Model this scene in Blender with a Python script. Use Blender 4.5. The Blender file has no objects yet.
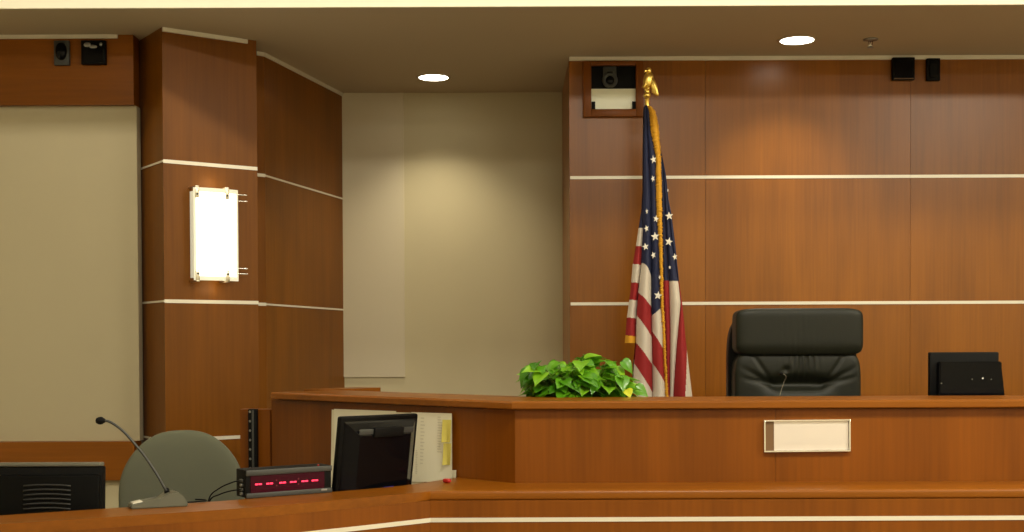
import bpy, bmesh, math, random
from mathutils import Vector, Matrix, noise
random.seed(7)
PI = math.pi
S = bpy.context.scene
COL = S.collection
EYE = 1.6
F = 1250.0
ROLL = 0.0040
HOR = 345.0

PITCH = 0.020                 # the camera looks down a touch
PPY = HOR + F * math.tan(PITCH)
CAM = Matrix.Rotation(PI / 2 - PITCH, 4, 'X') @ Matrix.Rotation(-ROLL, 4, 'Z')
def ray(px, py):
    v = CAM @ Vector((px - 512, PPY - py, -F)); return v / v.y
def at(px, py, D):
    "point of the room seen at pixel (px, py) of the photograph at distance D"
    v = ray(px, py) * D; return Vector((v.x, D, EYE + v.z))
def onz(px, py, z):
    "the same on a level plane"
    v = ray(px, py); v = v * ((z - EYE) / v.z); return Vector((v.x, v.y, z))
def ax_(px, D, py=345):
    return at(px, py, D).x

# ------------------------------------------------------------------ materials
def new_mat(name):
    m = bpy.data.materials.new(name); m.use_nodes = True
    nt = m.node_tree
    return m, nt, nt.nodes['Principled BSDF']

def plain(name, col, rough=0.5, metal=0.0, spec=0.5, coat=0.0, emit=None, estr=0.0, bump=0.0, bscale=200, var=0.0, vscale=3.0):
    m, nt, b = new_mat(name)
    b.inputs['Base Color'].default_value = (*col, 1)
    b.inputs['Roughness'].default_value = rough
    b.inputs['Metallic'].default_value = metal
    b.inputs['Specular IOR Level'].default_value = spec
    b.inputs['Coat Weight'].default_value = coat
    if emit:
        b.inputs['Emission Color'].default_value = (*emit, 1)
        b.inputs['Emission Strength'].default_value = estr
    tc = nt.nodes.new('ShaderNodeTexCoord')
    if var:
        n = nt.nodes.new('ShaderNodeTexNoise'); n.inputs['Scale'].default_value = vscale
        n.inputs['Detail'].default_value = 3
        r = nt.nodes.new('ShaderNodeValToRGB')
        r.color_ramp.elements[0].position = .3; r.color_ramp.elements[1].position = .7
        r.color_ramp.elements[0].color = (*[c * (1 - var) for c in col], 1)
        r.color_ramp.elements[1].color = (*[min(1, c * (1 + var)) for c in col], 1)
        nt.links.new(tc.outputs['Object'], n.inputs['Vector'])
        nt.links.new(n.outputs['Fac'], r.inputs['Fac'])
        nt.links.new(r.outputs['Color'], b.inputs['Base Color'])
    if bump:
        n = nt.nodes.new('ShaderNodeTexNoise'); n.inputs['Scale'].default_value = bscale
        bp = nt.nodes.new('ShaderNodeBump'); bp.inputs['Strength'].default_value = bump
        bp.inputs['Distance'].default_value = .002
        nt.links.new(tc.outputs['Object'], n.inputs['Vector'])
        nt.links.new(n.outputs['Fac'], bp.inputs['Height'])
        nt.links.new(bp.outputs['Normal'], b.inputs['Normal'])
    return m

def wood(name, c0, c1, axis='Z', rough=.42, coat=.04, tone=.10, spec=.22):
    "cherry veneer: fine grain along one axis, slow figure, each board its own tone"
    m, nt, b = new_mat(name)
    N = nt.nodes.new; L = nt.links.new
    tc = N('ShaderNodeTexCoord'); geo = N('ShaderNodeNewGeometry')
    add = N('ShaderNodeVectorMath'); add.operation = 'ADD'
    com = N('ShaderNodeCombineXYZ')
    mul = N('ShaderNodeMath'); mul.operation = 'MULTIPLY'; mul.inputs[1].default_value = 17.0
    L(geo.outputs['Random Per Island'], mul.inputs[0])
    L(mul.outputs[0], com.inputs['X']); L(mul.outputs[0], com.inputs['Z'])
    L(tc.outputs['Object'], add.inputs[0]); L(com.outputs[0], add.inputs[1])
    def mapped(sc):
        mp = N('ShaderNodeMapping'); mp.inputs['Scale'].default_value = sc
        L(add.outputs[0], mp.inputs['Vector']); return mp
    if axis == 'Z': s1, s2 = (70, 70, 2.2), (5, 5, .7)
    else: s1, s2 = (2.2, 70, 70), (.7, 6, 6)
    n1 = N('ShaderNodeTexNoise'); n1.inputs['Scale'].default_value = 1; n1.inputs['Detail'].default_value = 5
    L(mapped(s1).outputs[0], n1.inputs['Vector'])
    n2 = N('ShaderNodeTexNoise'); n2.inputs['Scale'].default_value = 1; n2.inputs['Detail'].default_value = 2
    n2.inputs['Distortion'].default_value = .5
    L(mapped(s2).outputs[0], n2.inputs['Vector'])
    mx = N('ShaderNodeMix'); mx.data_type = 'FLOAT'; mx.inputs['Factor'].default_value = .62
    L(n1.outputs['Fac'], mx.inputs['A']); L(n2.outputs['Fac'], mx.inputs['B'])
    r = N('ShaderNodeValToRGB')
    r.color_ramp.elements[0].position = .32; r.color_ramp.elements[1].position = .68
    r.color_ramp.elements[0].color = (*c0, 1); r.color_ramp.elements[1].color = (*c1, 1)
    L(mx.outputs['Result'], r.inputs['Fac'])
    hs = N('ShaderNodeHueSaturation')
    mr = N('ShaderNodeMapRange')
    mr.inputs['To Min'].default_value = 1 - tone; mr.inputs['To Max'].default_value = 1 + tone
    L(geo.outputs['Random Per Island'], mr.inputs['Value'])
    L(mr.outputs[0], hs.inputs['Value']); L(r.outputs['Color'], hs.inputs['Color'])
    L(hs.outputs['Color'], b.inputs['Base Color'])
    b.inputs['Roughness'].default_value = rough
    b.inputs['Coat Weight'].default_value = coat
    b.inputs['Specular IOR Level'].default_value = spec
    b.inputs['Coat Roughness'].default_value = .22
    return m

M = {}
M['wood'] = wood('cherry_panel', (.142, .039, .0009), (.228, .064, .002))
M['wood_h'] = wood('cherry_edge', (.170, .050, .0012), (.26, .080, .003), axis='X', rough=.36, coat=.10, tone=.04)
M['wood_w'] = wood('cherry_wall_panel', (.178, .056, .0010), (.285, .094, .0025), tone=.05, rough=.33, spec=.4)
M['gap'] = plain('joint_shadow_gap', (.07, .025, .005), .8)
M['wood_p'] = wood('cherry_pillar_veneer', (.135, .044, .0011), (.215, .071, .0024), tone=.04, rough=.42, spec=.2)
M['wallpaint'] = plain('beige_wall_paint', (.575, .51, .325), .75, var=.015, bump=.05, bscale=120)
M['palerecess'] = plain('pale_recess_tone', (.63, .565, .41), .75, bump=.04)
M['fabricpanel'] = plain('beige_fabric_panel', (.46, .40, .26), .9, var=.02, vscale=1.2, bump=.15, bscale=500)
M['ceil'] = plain('ceiling_paint', (.50, .43, .30), .85)
M['cream'] = plain('cream_fascia_paint', (.84, .80, .64), .8)
M['trim'] = plain('white_reveal_trim', (.74, .70, .59), .4, metal=.25)
M['carpet'] = plain('beige_carpet', (.30, .25, .17), .95, bump=.5, bscale=300, var=.2, vscale=40)
M['black'] = plain('black_plastic', (.003, .003, .003), .4, spec=.10)
M['blackmat'] = plain('matte_black_plastic', (.005, .005, .005), .6, spec=.12)
M['blackgloss'] = plain('glossy_black_plastic', (.003, .003, .004), .12, spec=.14)
M['rib'] = plain('soft_black_plastic', (.018, .018, .017), .5)
M['grey'] = plain('dark_grey_plastic', (.045, .047, .044), .45)
M['midgrey'] = plain('mid_grey_plastic', (.14, .135, .105), .45)
M['leather'] = plain('black_leather', (.008, .0095, .005), .46, spec=.32, bump=.25, bscale=350)
M['chairfabric'] = plain('grey_green_upholstery', (.108, .113, .076), .9, bump=.4, bscale=700)
M['micgrey'] = plain('grey_enamel', (.105, .105, .075), .4)
M['steel'] = plain('brushed_steel', (.62, .58, .48), .28, metal=1)
M['chrome'] = plain('bright_steel', (.85, .82, .75), .2, metal=.9)
M['plate'] = plain('satin_nameplate_metal', (.80, .74, .69), .36, metal=.45)
M['platebrown'] = plain('brown_plate_end', (.16, .085, .035), .5)
M['brass'] = plain('polished_gold', (.98, .72, .18), .3, metal=1)
M['paper'] = plain('white_paper', (.86, .83, .66), .85)
M['paperedge'] = plain('cream_paper', (.80, .76, .57), .85)
M['ink'] = plain('grey_print', (.70, .67, .53), .85)
M['sticky'] = plain('yellow_note_paper', (.72, .64, .14), .8)
M['red'] = plain('red_plastic', (.45, .02, .015), .4)
M['terracotta'] = plain('brown_pot_glaze', (.12, .06, .03), .5)
M['soil'] = plain('potting_soil', (.02, .013, .008), 1, bump=.8, bscale=60)
M['stem'] = plain('green_stem', (.12, .22, .03), .5)
M['lens'] = plain('camera_lens_glass', (.01, .01, .012), .05, coat=1)
M['silver'] = plain('silver_ring', (.30, .30, .29), .3, metal=.8)
M['nichewhite'] = plain('white_niche_lining', (.88, .90, .72), .35)
M['glow'] = plain('lamp_diffuser', (.9, .88, .8), .5, emit=(1, .93, .78), estr=9)
M['sconceglow'] = plain('lit_frosted_glass', (.9, .88, .78), .4, emit=(1, .95, .78), estr=3.2)
M['glassedge'] = plain('frosted_glass_edge', (.80, .80, .64), .25, emit=(1, .95, .72), estr=.35)
M['displayred'] = plain('dark_red_display', (.040, .0005, .008), .2, spec=.15)
M['led'] = plain('red_led_segment', (.6, .02, .05), .5, emit=(1, .03, .09), estr=2.2)
M['leddim'] = plain('unlit_led_dot', (.14, .004, .02), .5)
M['bluelogo'] = plain('blue_mark', (.01, .015, .18), .4)
M['dot'] = plain('white_mark', (.8, .8, .75), .5)
# flag cloth
def cloth(name, col):
    m = plain(name, col, .75, bump=.2, bscale=900)
    m.node_tree.nodes['Principled BSDF'].inputs['Sheen Weight'].default_value = 0.0
    return m
M['fred'] = cloth('flag_red', (.29, .008, .010))
M['fwhite'] = cloth('flag_white', (.62, .55, .46))
M['fblue'] = cloth('flag_blue', (.008, .013, .052))
M['fgold'] = cloth('gold_fringe', (.66, .32, .012))
M['star'] = cloth('star_white', (.80, .76, .66))
# leaves
def leafmat():
    m, nt, b = new_mat('pothos_leaf')
    N = nt.nodes.new; L = nt.links.new
    geo = N('ShaderNodeNewGeometry')
    r = N('ShaderNodeValToRGB')
    e = r.color_ramp.elements
    e[0].position = 0; e[0].color = (.045, .20, .006, 1)
    e[1].position = 1; e[1].color = (.28, .58, .025, 1)
    x = e.new(.5); x.color = (.115, .36, .010, 1)
    L(geo.outputs['Random Per Island'], r.inputs['Fac'])
    L(r.outputs['Color'], b.inputs['Base Color'])
    b.inputs['Roughness'].default_value = .32
    b.inputs['Coat Weight'].default_value = .15
    tr = N('ShaderNodeBsdfTranslucent'); L(r.outputs['Color'], tr.inputs['Color'])
    mx = N('ShaderNodeMixShader'); mx.inputs[0].default_value = .3
    out = nt.nodes['Material Output']
    L(b.outputs[0], mx.inputs[1]); L(tr.outputs[0], mx.inputs[2]); L(mx.outputs[0], out.inputs['Surface'])
    return m
M['leaf'] = leafmat()
M['leafy'] = plain('yellowing_leaf', (.50, .52, .02), .4)

# ------------------------------------------------------------------ object helpers
MAT = {}          # object -> its world matrix (things sit at scene root, parts carry no transform of their own)
def tag(o, label=None, cat=None, group=None, kind=None):
    if label: o['label'] = label
    if cat: o['category'] = cat
    if group: o['group'] = group
    if kind: o['kind'] = kind
    return o
def thing(name, label, cat, loc, rz=0.0, group=None, rot=None):
    o = bpy.data.objects.new(name, None); COL.objects.link(o)
    o.empty_display_size = .1
    o.location = loc
    o.rotation_euler = rot if rot else (0, 0, rz)
    MAT[o.name] = Matrix.Translation(Vector(loc)) @ o.rotation_euler.to_matrix().to_4x4()
    tag(o, label, cat, group); return o
def obj(name, bm, mats, parent=None, world=False, smooth=False, label=None, auto=None):
    me = bpy.data.meshes.new(name)
    bmesh.ops.recalc_face_normals(bm, faces=bm.faces)
    bm.to_mesh(me); bm.free()
    if not isinstance(mats, (list, tuple)): mats = [mats]
    for m in mats: me.materials.append(M[m] if isinstance(m, str) else m)
    o = bpy.data.objects.new(name, me); COL.objects.link(o)
    if parent is not None:
        root = parent
        while root.parent: root = root.parent
        if world: me.transform(MAT[root.name].inverted())
        o.parent = parent
    if smooth or auto:
        for p in me.polygons: p.use_smooth = True
        if auto: me.set_sharp_from_angle(angle=math.radians(auto))
    if label: o['label'] = label
    return o
def center(o):
    "move the origin of a one-mesh thing to the middle of its base"
    vs = [v.co for v in o.data.vertices]
    c = Vector(((min(v.x for v in vs) + max(v.x for v in vs)) / 2, (min(v.y for v in vs) + max(v.y for v in vs)) / 2, min(v.z for v in vs)))
    o.data.transform(Matrix.Translation(-c)); o.location = c; return o
def struct(name, bm, mats, **k):
    o = obj(name, bm, mats, **k); o['kind'] = 'structure'; return o

def BM(): return bmesh.new()
def box(bm, c, s, bev=0.0, mat=0, M4=None, seg=2):
    r = bmesh.ops.create_cube(bm, size=1)
    vs = r['verts']
    for v in vs: v.co = Vector((v.co.x * s[0], v.co.y * s[1], v.co.z * s[2]))
    fs = set(f for v in vs for f in v.link_faces)
    for f in fs: f.material_index = mat
    if bev:
        es = list(set(e for v in vs for e in v.link_edges))
        rr = bmesh.ops.bevel(bm, geom=es, offset=bev, segments=seg, profile=.5, affect='EDGES')
        vs = list(set(v for f in rr['faces'] for v in f.verts) | set(v for v in vs if v.is_valid))
        for f in rr['faces']: f.material_index = mat
    T = Matrix.Translation(Vector(c))
    if M4 is not None: T = M4 @ T
    for v in vs: v.co = T @ v.co
    return vs
def frame_box(bm, P, U, V, W, mat=0, bev=0):
    "box from corner P along vectors U, V, W"
    ps = [P, P + U, P + U + V, P + V, P + W, P + U + W, P + U + V + W, P + V + W]
    v = [bm.verts.new(p) for p in ps]
    for q in ((0, 1, 2, 3), (4, 7, 6, 5), (0, 4, 5, 1), (1, 5, 6, 2), (2, 6, 7, 3), (3, 7, 4, 0)):
        bm.faces.new([v[i] for i in q]).material_index = mat
    return v
def prism(bm, pts, z0, z1, mat=0):
    lo = [bm.verts.new((p[0], p[1], z0)) for p in pts]
    hi = [bm.verts.new((p[0], p[1], z1)) for p in pts]
    n = len(pts)
    bm.faces.new(lo[::-1]).material_index = mat; bm.faces.new(hi).material_index = mat
    for i in range(n):
        j = (i + 1) % n
        bm.faces.new((lo[i], lo[j], hi[j], hi[i])).material_index = mat
def sweep_profile(bm, path, prof, mat=0, closed_prof=True):
    "sweep a profile of (outward, z) pairs along a plan path; outward = right-hand side of the path"
    rings = []
    n = len(path)
    for i, p in enumerate(path):
        p = Vector(p[:2])
        d0 = (p - Vector(path[i - 1][:2])).normalized() if i else None
        d1 = (Vector(path[i + 1][:2]) - p).normalized() if i < n - 1 else None
        if d0 is None: d0 = d1
        if d1 is None: d1 = d0
        n0 = Vector((d0.y, -d0.x)); n1 = Vector((d1.y, -d1.x))
        nn = (n0 + n1).normalized(); nn /= max(.3, nn.dot(n0))
        rings.append([bm.verts.new((p.x + nn.x * a, p.y + nn.y * a, z)) for a, z in prof])
    k = len(prof)
    for i in range(n - 1):
        for j in range(k if closed_prof else k - 1):
            jj = (j + 1) % k
            bm.faces.new((rings[i][j], rings[i + 1][j], rings[i + 1][jj], rings[i][jj])).material_index = mat
    if closed_prof:
        bm.faces.new(rings[0]).material_index = mat; bm.faces.new(rings[-1][::-1]).material_index = mat
def tube(bm, pts, r, seg=10, mat=0):
    pts = [Vector(p) for p in pts]; rings = []
    up = Vector((0, 0, 1))
    for i, p in enumerate(pts):
        d = (pts[min(i + 1, len(pts) - 1)] - pts[max(i - 1, 0)]).normalized()
        a = d.cross(up)
        if a.length < .05: a = d.cross(Vector((1, 0, 0)))
        a.normalize(); b = d.cross(a).normalized()
        rr = r[i] if isinstance(r, (list, tuple)) else r
        rings.append([bm.verts.new(p + (a * math.cos(t) + b * math.sin(t)) * rr) for t in [2 * PI * k / seg for k in range(seg)]])
    for i in range(len(pts) - 1):
        for k in range(seg):
            kk = (k + 1) % seg
            bm.faces.new((rings[i][k], rings[i][kk], rings[i + 1][kk], rings[i + 1][k])).material_index = mat
    bm.faces.new(rings[0][::-1]).material_index = mat; bm.faces.new(rings[-1]).material_index = mat
def smooth_path(pts, n=8):
    "Catmull-Rom through the points"
    P = [Vector(p) for p in pts]; P = [2 * P[0] - P[1]] + P + [2 * P[-1] - P[-2]]
    out = []
    for i in range(1, len(P) - 2):
        for k in range(n):
            t = k / n
            out.append(.5 * ((2 * P[i]) + (-P[i - 1] + P[i + 1]) * t + (2 * P[i - 1] - 5 * P[i] + 4 * P[i + 1] - P[i + 2]) * t * t + (-P[i - 1] + 3 * P[i] - 3 * P[i + 1] + P[i + 2]) * t ** 3))
    out.append(P[-2]); return out
def lathe(bm, prof, seg=24, M4=None, mat=0, caps=True):
    rings = []
    for r, z in prof:
        if r < 1e-6: rings.append([bm.verts.new((0, 0, z))])
        else: rings.append([bm.verts.new((r * math.cos(2 * PI * k / seg), r * math.sin(2 * PI * k / seg), z)) for k in range(seg)])
    allv = [v for ring in rings for v in ring]
    for a, b in zip(rings, rings[1:]):
        for k in range(seg):
            kk = (k + 1) % seg
            q = [a[k % len(a)], a[kk % len(a)], b[kk % len(b)], b[k % len(b)]]
            u = []
            for v in q:
                if v not in u: u.append(v)
            if len(u) > 2: bm.faces.new(u).material_index = mat
    for ring, fl in ((rings[0], True), (rings[-1], False)):
        if caps and len(ring) > 1: bm.faces.new(ring[::-1] if fl else ring).material_index = mat
    if M4 is not None:
        for v in allv: v.co = M4 @ v.co
    return allv
def pillow(bm, c, s, n=4, res=12, disp=None, M4=None, mat=0):
    "superellipsoid cushion with half sizes s, plus a displacement of (unit x, y, z) -> offset vector"
    T = Matrix.Translation(Vector(c))
    if M4 is not None: T = M4 @ T
    cache = {}
    def vert(x, y, z):
        k = (round(x, 5), round(y, 5), round(z, 5))
        if k in cache: return cache[k]
        q = (abs(x) ** n + abs(y) ** n + abs(z) ** n) ** (1 / n)
        u = Vector((x / q, y / q, z / q))
        p = Vector((u.x * s[0], u.y * s[1], u.z * s[2]))
        if disp: p += disp(u)
        cache[k] = bm.verts.new(T @ p); return cache[k]
    g = [-1 + 2 * i / res for i in range(res + 1)]
    for ax in range(3):
        for sg in (-1, 1):
            for i in range(res):
                for j in range(res):
                    q = []
                    for a, b in ((g[i], g[j]), (g[i + 1], g[j]), (g[i + 1], g[j + 1]), (g[i], g[j + 1])):
                        co = [0, 0, 0]; co[ax] = sg; co[(ax + 1) % 3] = a; co[(ax + 2) % 3] = b
                        q.append(vert(*co))
                    try: bm.faces.new(q).material_index = mat
                    except ValueError: pass
def rotx(a): return Matrix.Rotation(a, 4, 'X')
def roty(a): return Matrix.Rotation(a, 4, 'Y')
def rotz(a): return Matrix.Rotation(a, 4, 'Z')
def TR(v): return Matrix.Translation(Vector(v))

# ================================================================== THE ROOM
CEIL = at(570, 57, 7.0).z
HI = 3.95
XL, XR = -4.6, 5.6
WY = 7.0                     # wood back wall
RY = 7.97                    # beige recess wall
STRIPS = [at(800, 176.8, 7.0).z, at(800, 303, 7.0).z]; STRIPS.append(2 * STRIPS[1] - STRIPS[0])
YB = -4.0

bm = BM(); box(bm, ((XL + XR) / 2, 2.0, -.05), (XR - XL + .4, 12.6, .1)); struct('floor', bm, 'carpet')
bm = BM(); prism(bm, [(XL, 5.97), (XR, 5.97), (XR, RY + .12), (XL, RY + .12)], CEIL, CEIL + .1); struct('ceiling', bm, 'ceil')
bm = BM(); prism(bm, [(XL, YB), (XR, YB), (XR, 5.97), (XL, 5.97)], HI, HI + .1); struct('ceiling_front', bm, 'cream')
bm = BM(); prism(bm, [(XL, 5.955), (XR, 5.955), (XR, 5.969), (XL, 5.969)], CEIL, HI - .001); struct('wall_soffit', bm, 'cream')
bm = BM(); prism(bm, [(XL - .1, YB), (XL, YB), (XL, RY + .12), (XL - .1, RY + .12)], 0, HI); struct('wall_left', bm, 'cream')
bm = BM(); prism(bm, [(XR, YB), (XR + .1, YB), (XR + .1, RY + .12), (XR, RY + .12)], 0, HI); struct('wall_right', bm, 'cream')
bm = BM(); prism(bm, [(XL, YB - .1), (XR, YB - .1), (XR, YB), (XL, YB)], 0, HI); struct('wall_rear', bm, 'cream')

# panelled wood: a backing plus separate boards, a dark joint between them
def panelled(name, p0, p1, seams, z0, z1, zs, thick=.02, gap=.0016, mat='wood_w'):
    p0 = Vector((p0[0], p0[1], 0)); p1 = Vector((p1[0], p1[1], 0)); d = p1 - p0; Ln = d.length; d.normalize()
    nrm = Vector((-d.y, d.x, 0))            # away from the room when walking left to right
    bm = BM()
    frame_box(bm, p0 + Vector((0, 0, z0)) + nrm * .006, d * Ln, nrm * (thick - .006), Vector((0, 0, z1 - z0)), mat=1)
    xs = [0] + list(seams) + [Ln]
    zz = [z0] + sorted(zs) + [z1]
    for i in range(len(xs) - 1):
        for j in range(len(zz) - 1):
            a = xs[i] + (gap / 2 if i else 0); b = xs[i + 1] - (gap / 2 if i < len(xs) - 2 else 0)
            frame_box(bm, p0 + d * a + Vector((0, 0, zz[j])), d * (b - a), nrm * .012, Vector((0, 0, zz[j + 1] - zz[j])), mat=0)
    return struct(name, bm, [mat, 'gap'])
TRN = [0]
def strip(p0, p1, z, h=.016, out=.003, mat='trim'):
    TRN[0] += 1
    p0 = Vector((p0[0], p0[1], 0)); p1 = Vector((p1[0], p1[1], 0)); d = (p1 - p0); n = Vector((d.y, -d.x, 0)).normalized()
    bm = BM(); frame_box(bm, p0 + Vector((0, 0, z - h / 2)) + n * out, d, -n * (out - .0002), Vector((0, 0, h)))
    return struct('trim_%d' % TRN[0], bm, mat)

# right: wood wall behind the judge
WX0 = ax_(570, WY)
sx = lambda px: ax_(px, WY) - WX0
panelled('wall_back', (WX0, WY), (XR, WY), [sx(705.5), sx(910), sx(1115), sx(1320)], 0, CEIL, STRIPS)
bm = BM(); prism(bm, [(WX0, WY + .021), (XR, WY + .021), (XR, WY + .06), (WX0 + .02, WY + .06), (WX0 + .02, RY), (WX0, RY)], 0, CEIL)
struct('wall_back_return', bm, 'wood_w')
for z in STRIPS[:2]: strip((WX0 + .004, WY), (XR, WY), z, h=.017)
strip((WX0, WY), (XR, WY), CEIL - .012, h=.022, out=.012)
# beige recess
bm = BM(); prism(bm, [(-1.35, RY), (XR, RY), (XR, RY + .1), (-1.35, RY + .1)], 0, CEIL); struct('wall_recess', bm, 'wallpaint')
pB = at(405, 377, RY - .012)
bm = BM(); frame_box(bm, Vector((-1.10, RY - .012, pB.z)), Vector((pB.x + 1.10, 0, 0)), Vector((0, .0118, 0)), Vector((0, 0, CEIL - pB.z - .001)))  # thin slab in a paler tone over the left end of the recess
struct('wall_recess_pale', bm, 'palerecess')

# left: oblique wood wall
Cc, Ee, Ff = (ax_(258.3, 6.83, 304), 6.83), (ax_(266, 6.863, 304), 6.863), (ax_(344, RY, 304), RY)
panelled('wall_oblique', Ee, Ff, [], 0, CEIL, STRIPS, mat='wood_p')
bm = BM(); prism(bm, [Cc, (Ee[0] - .0005, Ee[1]), (Ee[0] - .022, Ee[1] + .004), (Ff[0] - .022, RY), (-1.60, RY), (-1.60, 7.0)], 0, CEIL); struct('wall_oblique_edge', bm, 'wood_p')
for z in STRIPS: strip(Ee, (Ff[0] - .003, Ff[1] - .012), z, h=.010); strip(Cc, Ee, z, h=.017)
strip(Cc, Ee, CEIL - .012, h=.022, out=.006); strip(Ee, (Ff[0] - .003, Ff[1] - .012), CEIL - .012, h=.022, out=.008)

# square pillar standing at an angle
A = Vector((ax_(164.5, 6.31, 304), 6.31)); fd = Vector((.819, .574)); sd = Vector((-.574, .819))
kB = ax_(258.3, 1.0, 304); B = A + fd * ((A.x - kB * A.y) / (kB * fd.y - fd.x))
kA = ax_(141, 1.0, 304); A2 = A + sd * ((A.x - kA * A.y) / (kA * sd.y - sd.x)); B2 = B + sd * .2
bm = BM(); prism(bm, [tuple(A), tuple(B), tuple(B2), tuple(A2)], 0, CEIL); struct('wall_pillar', bm, 'wood_p')
for z in STRIPS:
    strip(A, B, z, h=.018); strip(A2, A, z, h=.010)
strip(A, A + fd * .455, CEIL - .012, h=.022, out=.010)

# left wall: wood header and rail around a beige fabric panel
LY = onz(60, 35, CEIL).y
hz = at(60, 105, LY).z; rz_ = at(60, 441.5, LY).z
LXE = ax_(136.5, LY, 304)
bm = BM(); prism(bm, [(XL, LY), (LXE - .004, LY), (LXE - .004, LY + .1), (XL, LY + .1)], hz, CEIL); struct('wall_left_header', bm, 'wood_h')
bm = BM(); prism(bm, [(XL, LY + .035), (LXE, LY + .035), (LXE, LY + .1), (XL, LY + .1)], rz_, hz); struct('wall_left_panel', bm, 'fabricpanel')
bm = BM(); prism(bm, [(XL, LY - .03), (LXE - .01, LY - .03), (LXE - .01, LY + .1), (XL, LY + .1)], rz_ - .20, rz_); struct('wall_left_rail', bm, 'wood_h')
bm = BM(); prism(bm, [(XL, LY + .01), (LXE, LY + .01), (LXE, LY + .1), (XL, LY + .1)], 0, rz_ - .20); struct('wall_left_dado', bm, 'wallpaint')
strip((XL, LY), (at(118, 38, LY).x, LY), CEIL - .010, h=.020, out=.010)
bm = BM(); prism(bm, [(LXE - .050, LY + .033), (LXE - .002, LY + .033), (LXE - .002, LY + .0348), (LXE - .050, LY + .0348)], rz_, hz)
struct('trim_edge', bm, 'fabricpanel')

# judge's platform behind the bench
PF = .42
bm = BM(); prism(bm, [(.02, 4.68), (XR - .02, 4.68), (XR - .02, WY - .01), (.32, WY - .01), (.32, RY - .01), (-.88, RY - .01), (-.88, 5.85)], .001, PF); struct('floor_platform', bm, 'carpet')

# ================================================================== JUDGE'S BENCH
ZT = at(600, 401, 4.53).z               # top rail
ZL = at(600, 490.6, 4.31).z             # lower ledge
XE = 4.6
C0 = (ax_(515, 4.56, 440), 4.56); W1 = (-1.045, 5.53)
bench = thing('judge_bench', 'long stained cherry judge bench with angled left wing, overhanging top rail and lower front ledge', 'bench', (1.8, 4.56, 0))
wd = Vector((W1[0] - C0[0], W1[1] - C0[1])).normalized()      # along the wing, to the left
wn = Vector((-wd.y, wd.x)) * -1                                # candidate normal
if wn.y < 0: wn = -wn                                          # pointing to the judge's side
def off(p, d): return (p[0] + d[0], p[1] + d[1])
# front panels, with the joints of the boards
def bench_panel(name, p0, p1, seams, z0, z1):
    p0 = Vector((p0[0], p0[1], 0)); p1 = Vector((p1[0], p1[1], 0)); d = p1 - p0; Ln = d.length; d.normalize(); n = Vector((-d.y, d.x, 0))
    bm = BM(); xs = [0] + seams + [Ln]
    for a, b in zip(xs, xs[1:]):
        frame_box(bm, p0 + d * (a + .0006) + Vector((0, 0, z0)), d * (b - a - .0012), n * .035, Vector((0, 0, z1 - z0)))
    return obj(name, bm, 'wood', bench, world=True)
W1v = off(W1, wd * .035)
bench_panel('wing_panel', W1v, C0, [.62], .001, ZT - .034)
bench_panel('front_panel', C0, (XE, 4.56), [.95, 2.1, 3.3], .001, ZT - .034)
# dark strip coloured in as the shade line under the rail, and the rail itself
rail_path = [off(W1, wd * .0), C0, (XE, 4.56)]
bm = BM(); sweep_profile(bm, rail_path, [(-.012, ZT - .0345), (-.012, ZT - .0302), (-.034, ZT - .0302), (-.034, ZT - .0345)])
obj('rail_shade', bm, 'gap', bench, world=True)
bm = BM(); sweep_profile(bm, rail_path, [(.027, ZT - .003), (.030, ZT - .007), (.030, ZT - .026), (.027, ZT - .030), (-.32, ZT - .030), (-.32, ZT), (.023, ZT)])
obj('top_rail', bm, 'wood_h', bench, world=True, auto=20)
# writing surface on the judge's side
bm = BM(); sweep_profile(bm, [off(W1, -wd * .1), C0, (XE, 4.56)], [(-.055, EYE - .43), (-.055, EYE - .40), (-.64, EYE - .40), (-.64, EYE - .43)])
obj('worktop', bm, 'wood_h', bench, world=True)
# lower wall closing the left end of the wing, and the post beside it
r0, r1 = (-.875, 5.745), (ax_(377, 6.03, 390), 6.03)
bm = BM()
d = (Vector(r1) - Vector(r0)).normalized(); n = Vector((-d.y, d.x))
prism(bm, [r0, r1, tuple(Vector(r1) + n * .10), tuple(Vector(r0) + n * .10)], .001, ZT - .03)
obj('return_wall', bm, 'wood', bench, world=True)
bm = BM(); prism(bm, [tuple(Vector(r0) - n * .02), tuple(Vector(r1) - n * .02 + d * .004), tuple(Vector(r1) + n * .12 + d * .004), tuple(Vector(r0) + n * .12)], ZT - .029, ZT + .002)
obj('return_cap', bm, 'wood_h', bench, world=True)
ep0 = at(240, 409.5, 5.60); ep1 = at(268, 409.5, 5.60)
bm = BM(); prism(bm, [(ep0.x, 5.60), (ep1.x + .015, 5.572), (ep1.x + .05, 5.66), (ep0.x, 5.70)], .001, ep0.z)
obj('end_post', bm, 'wood', bench, world=True)
# ledge in front of the bench (front edge at 4.31)
LF = 4.31; LX = ax_(430, 4.31, 491)
def ledge_profile(w):       # outward from the face line: rounded nose
    return [(0, ZL - .004), (.004, ZL), ]
wl = lambda X: 4.56 + (C0[0] - X) * (W1[1] - 4.56) / (C0[0] - W1[0])
bm = BM()
outline = [(LX, LF), (XE, LF), (XE, 4.559), (C0[0], 4.559), (-.2105, wl(-.2105) - .004)]
prism(bm, outline, ZL - .032, ZL)
es = [e for e in bm.edges if all(abs(v.co.y - LF) < 1e-5 for v in e.verts) and abs(e.verts[0].co.z - e.verts[1].co.z) < 1e-6]
bmesh.ops.bevel(bm, geom=es, offset=.009, segments=4, profile=.5, affect='EDGES')
obj('ledge', bm, 'wood_h', bench, world=True, auto=50)
strip_z = at(700, 519, LF).z
bm = BM(); prism(bm, [(LX, LF + .0006), (XE, LF + .0006), (XE, LF + .05), (LX, LF + .05)], .001, ZL - .0322)
for x in (.55, 1.55, 2.6):
    pass
obj('ledge_fascia', bm, 'wood', bench, world=True)
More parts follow.
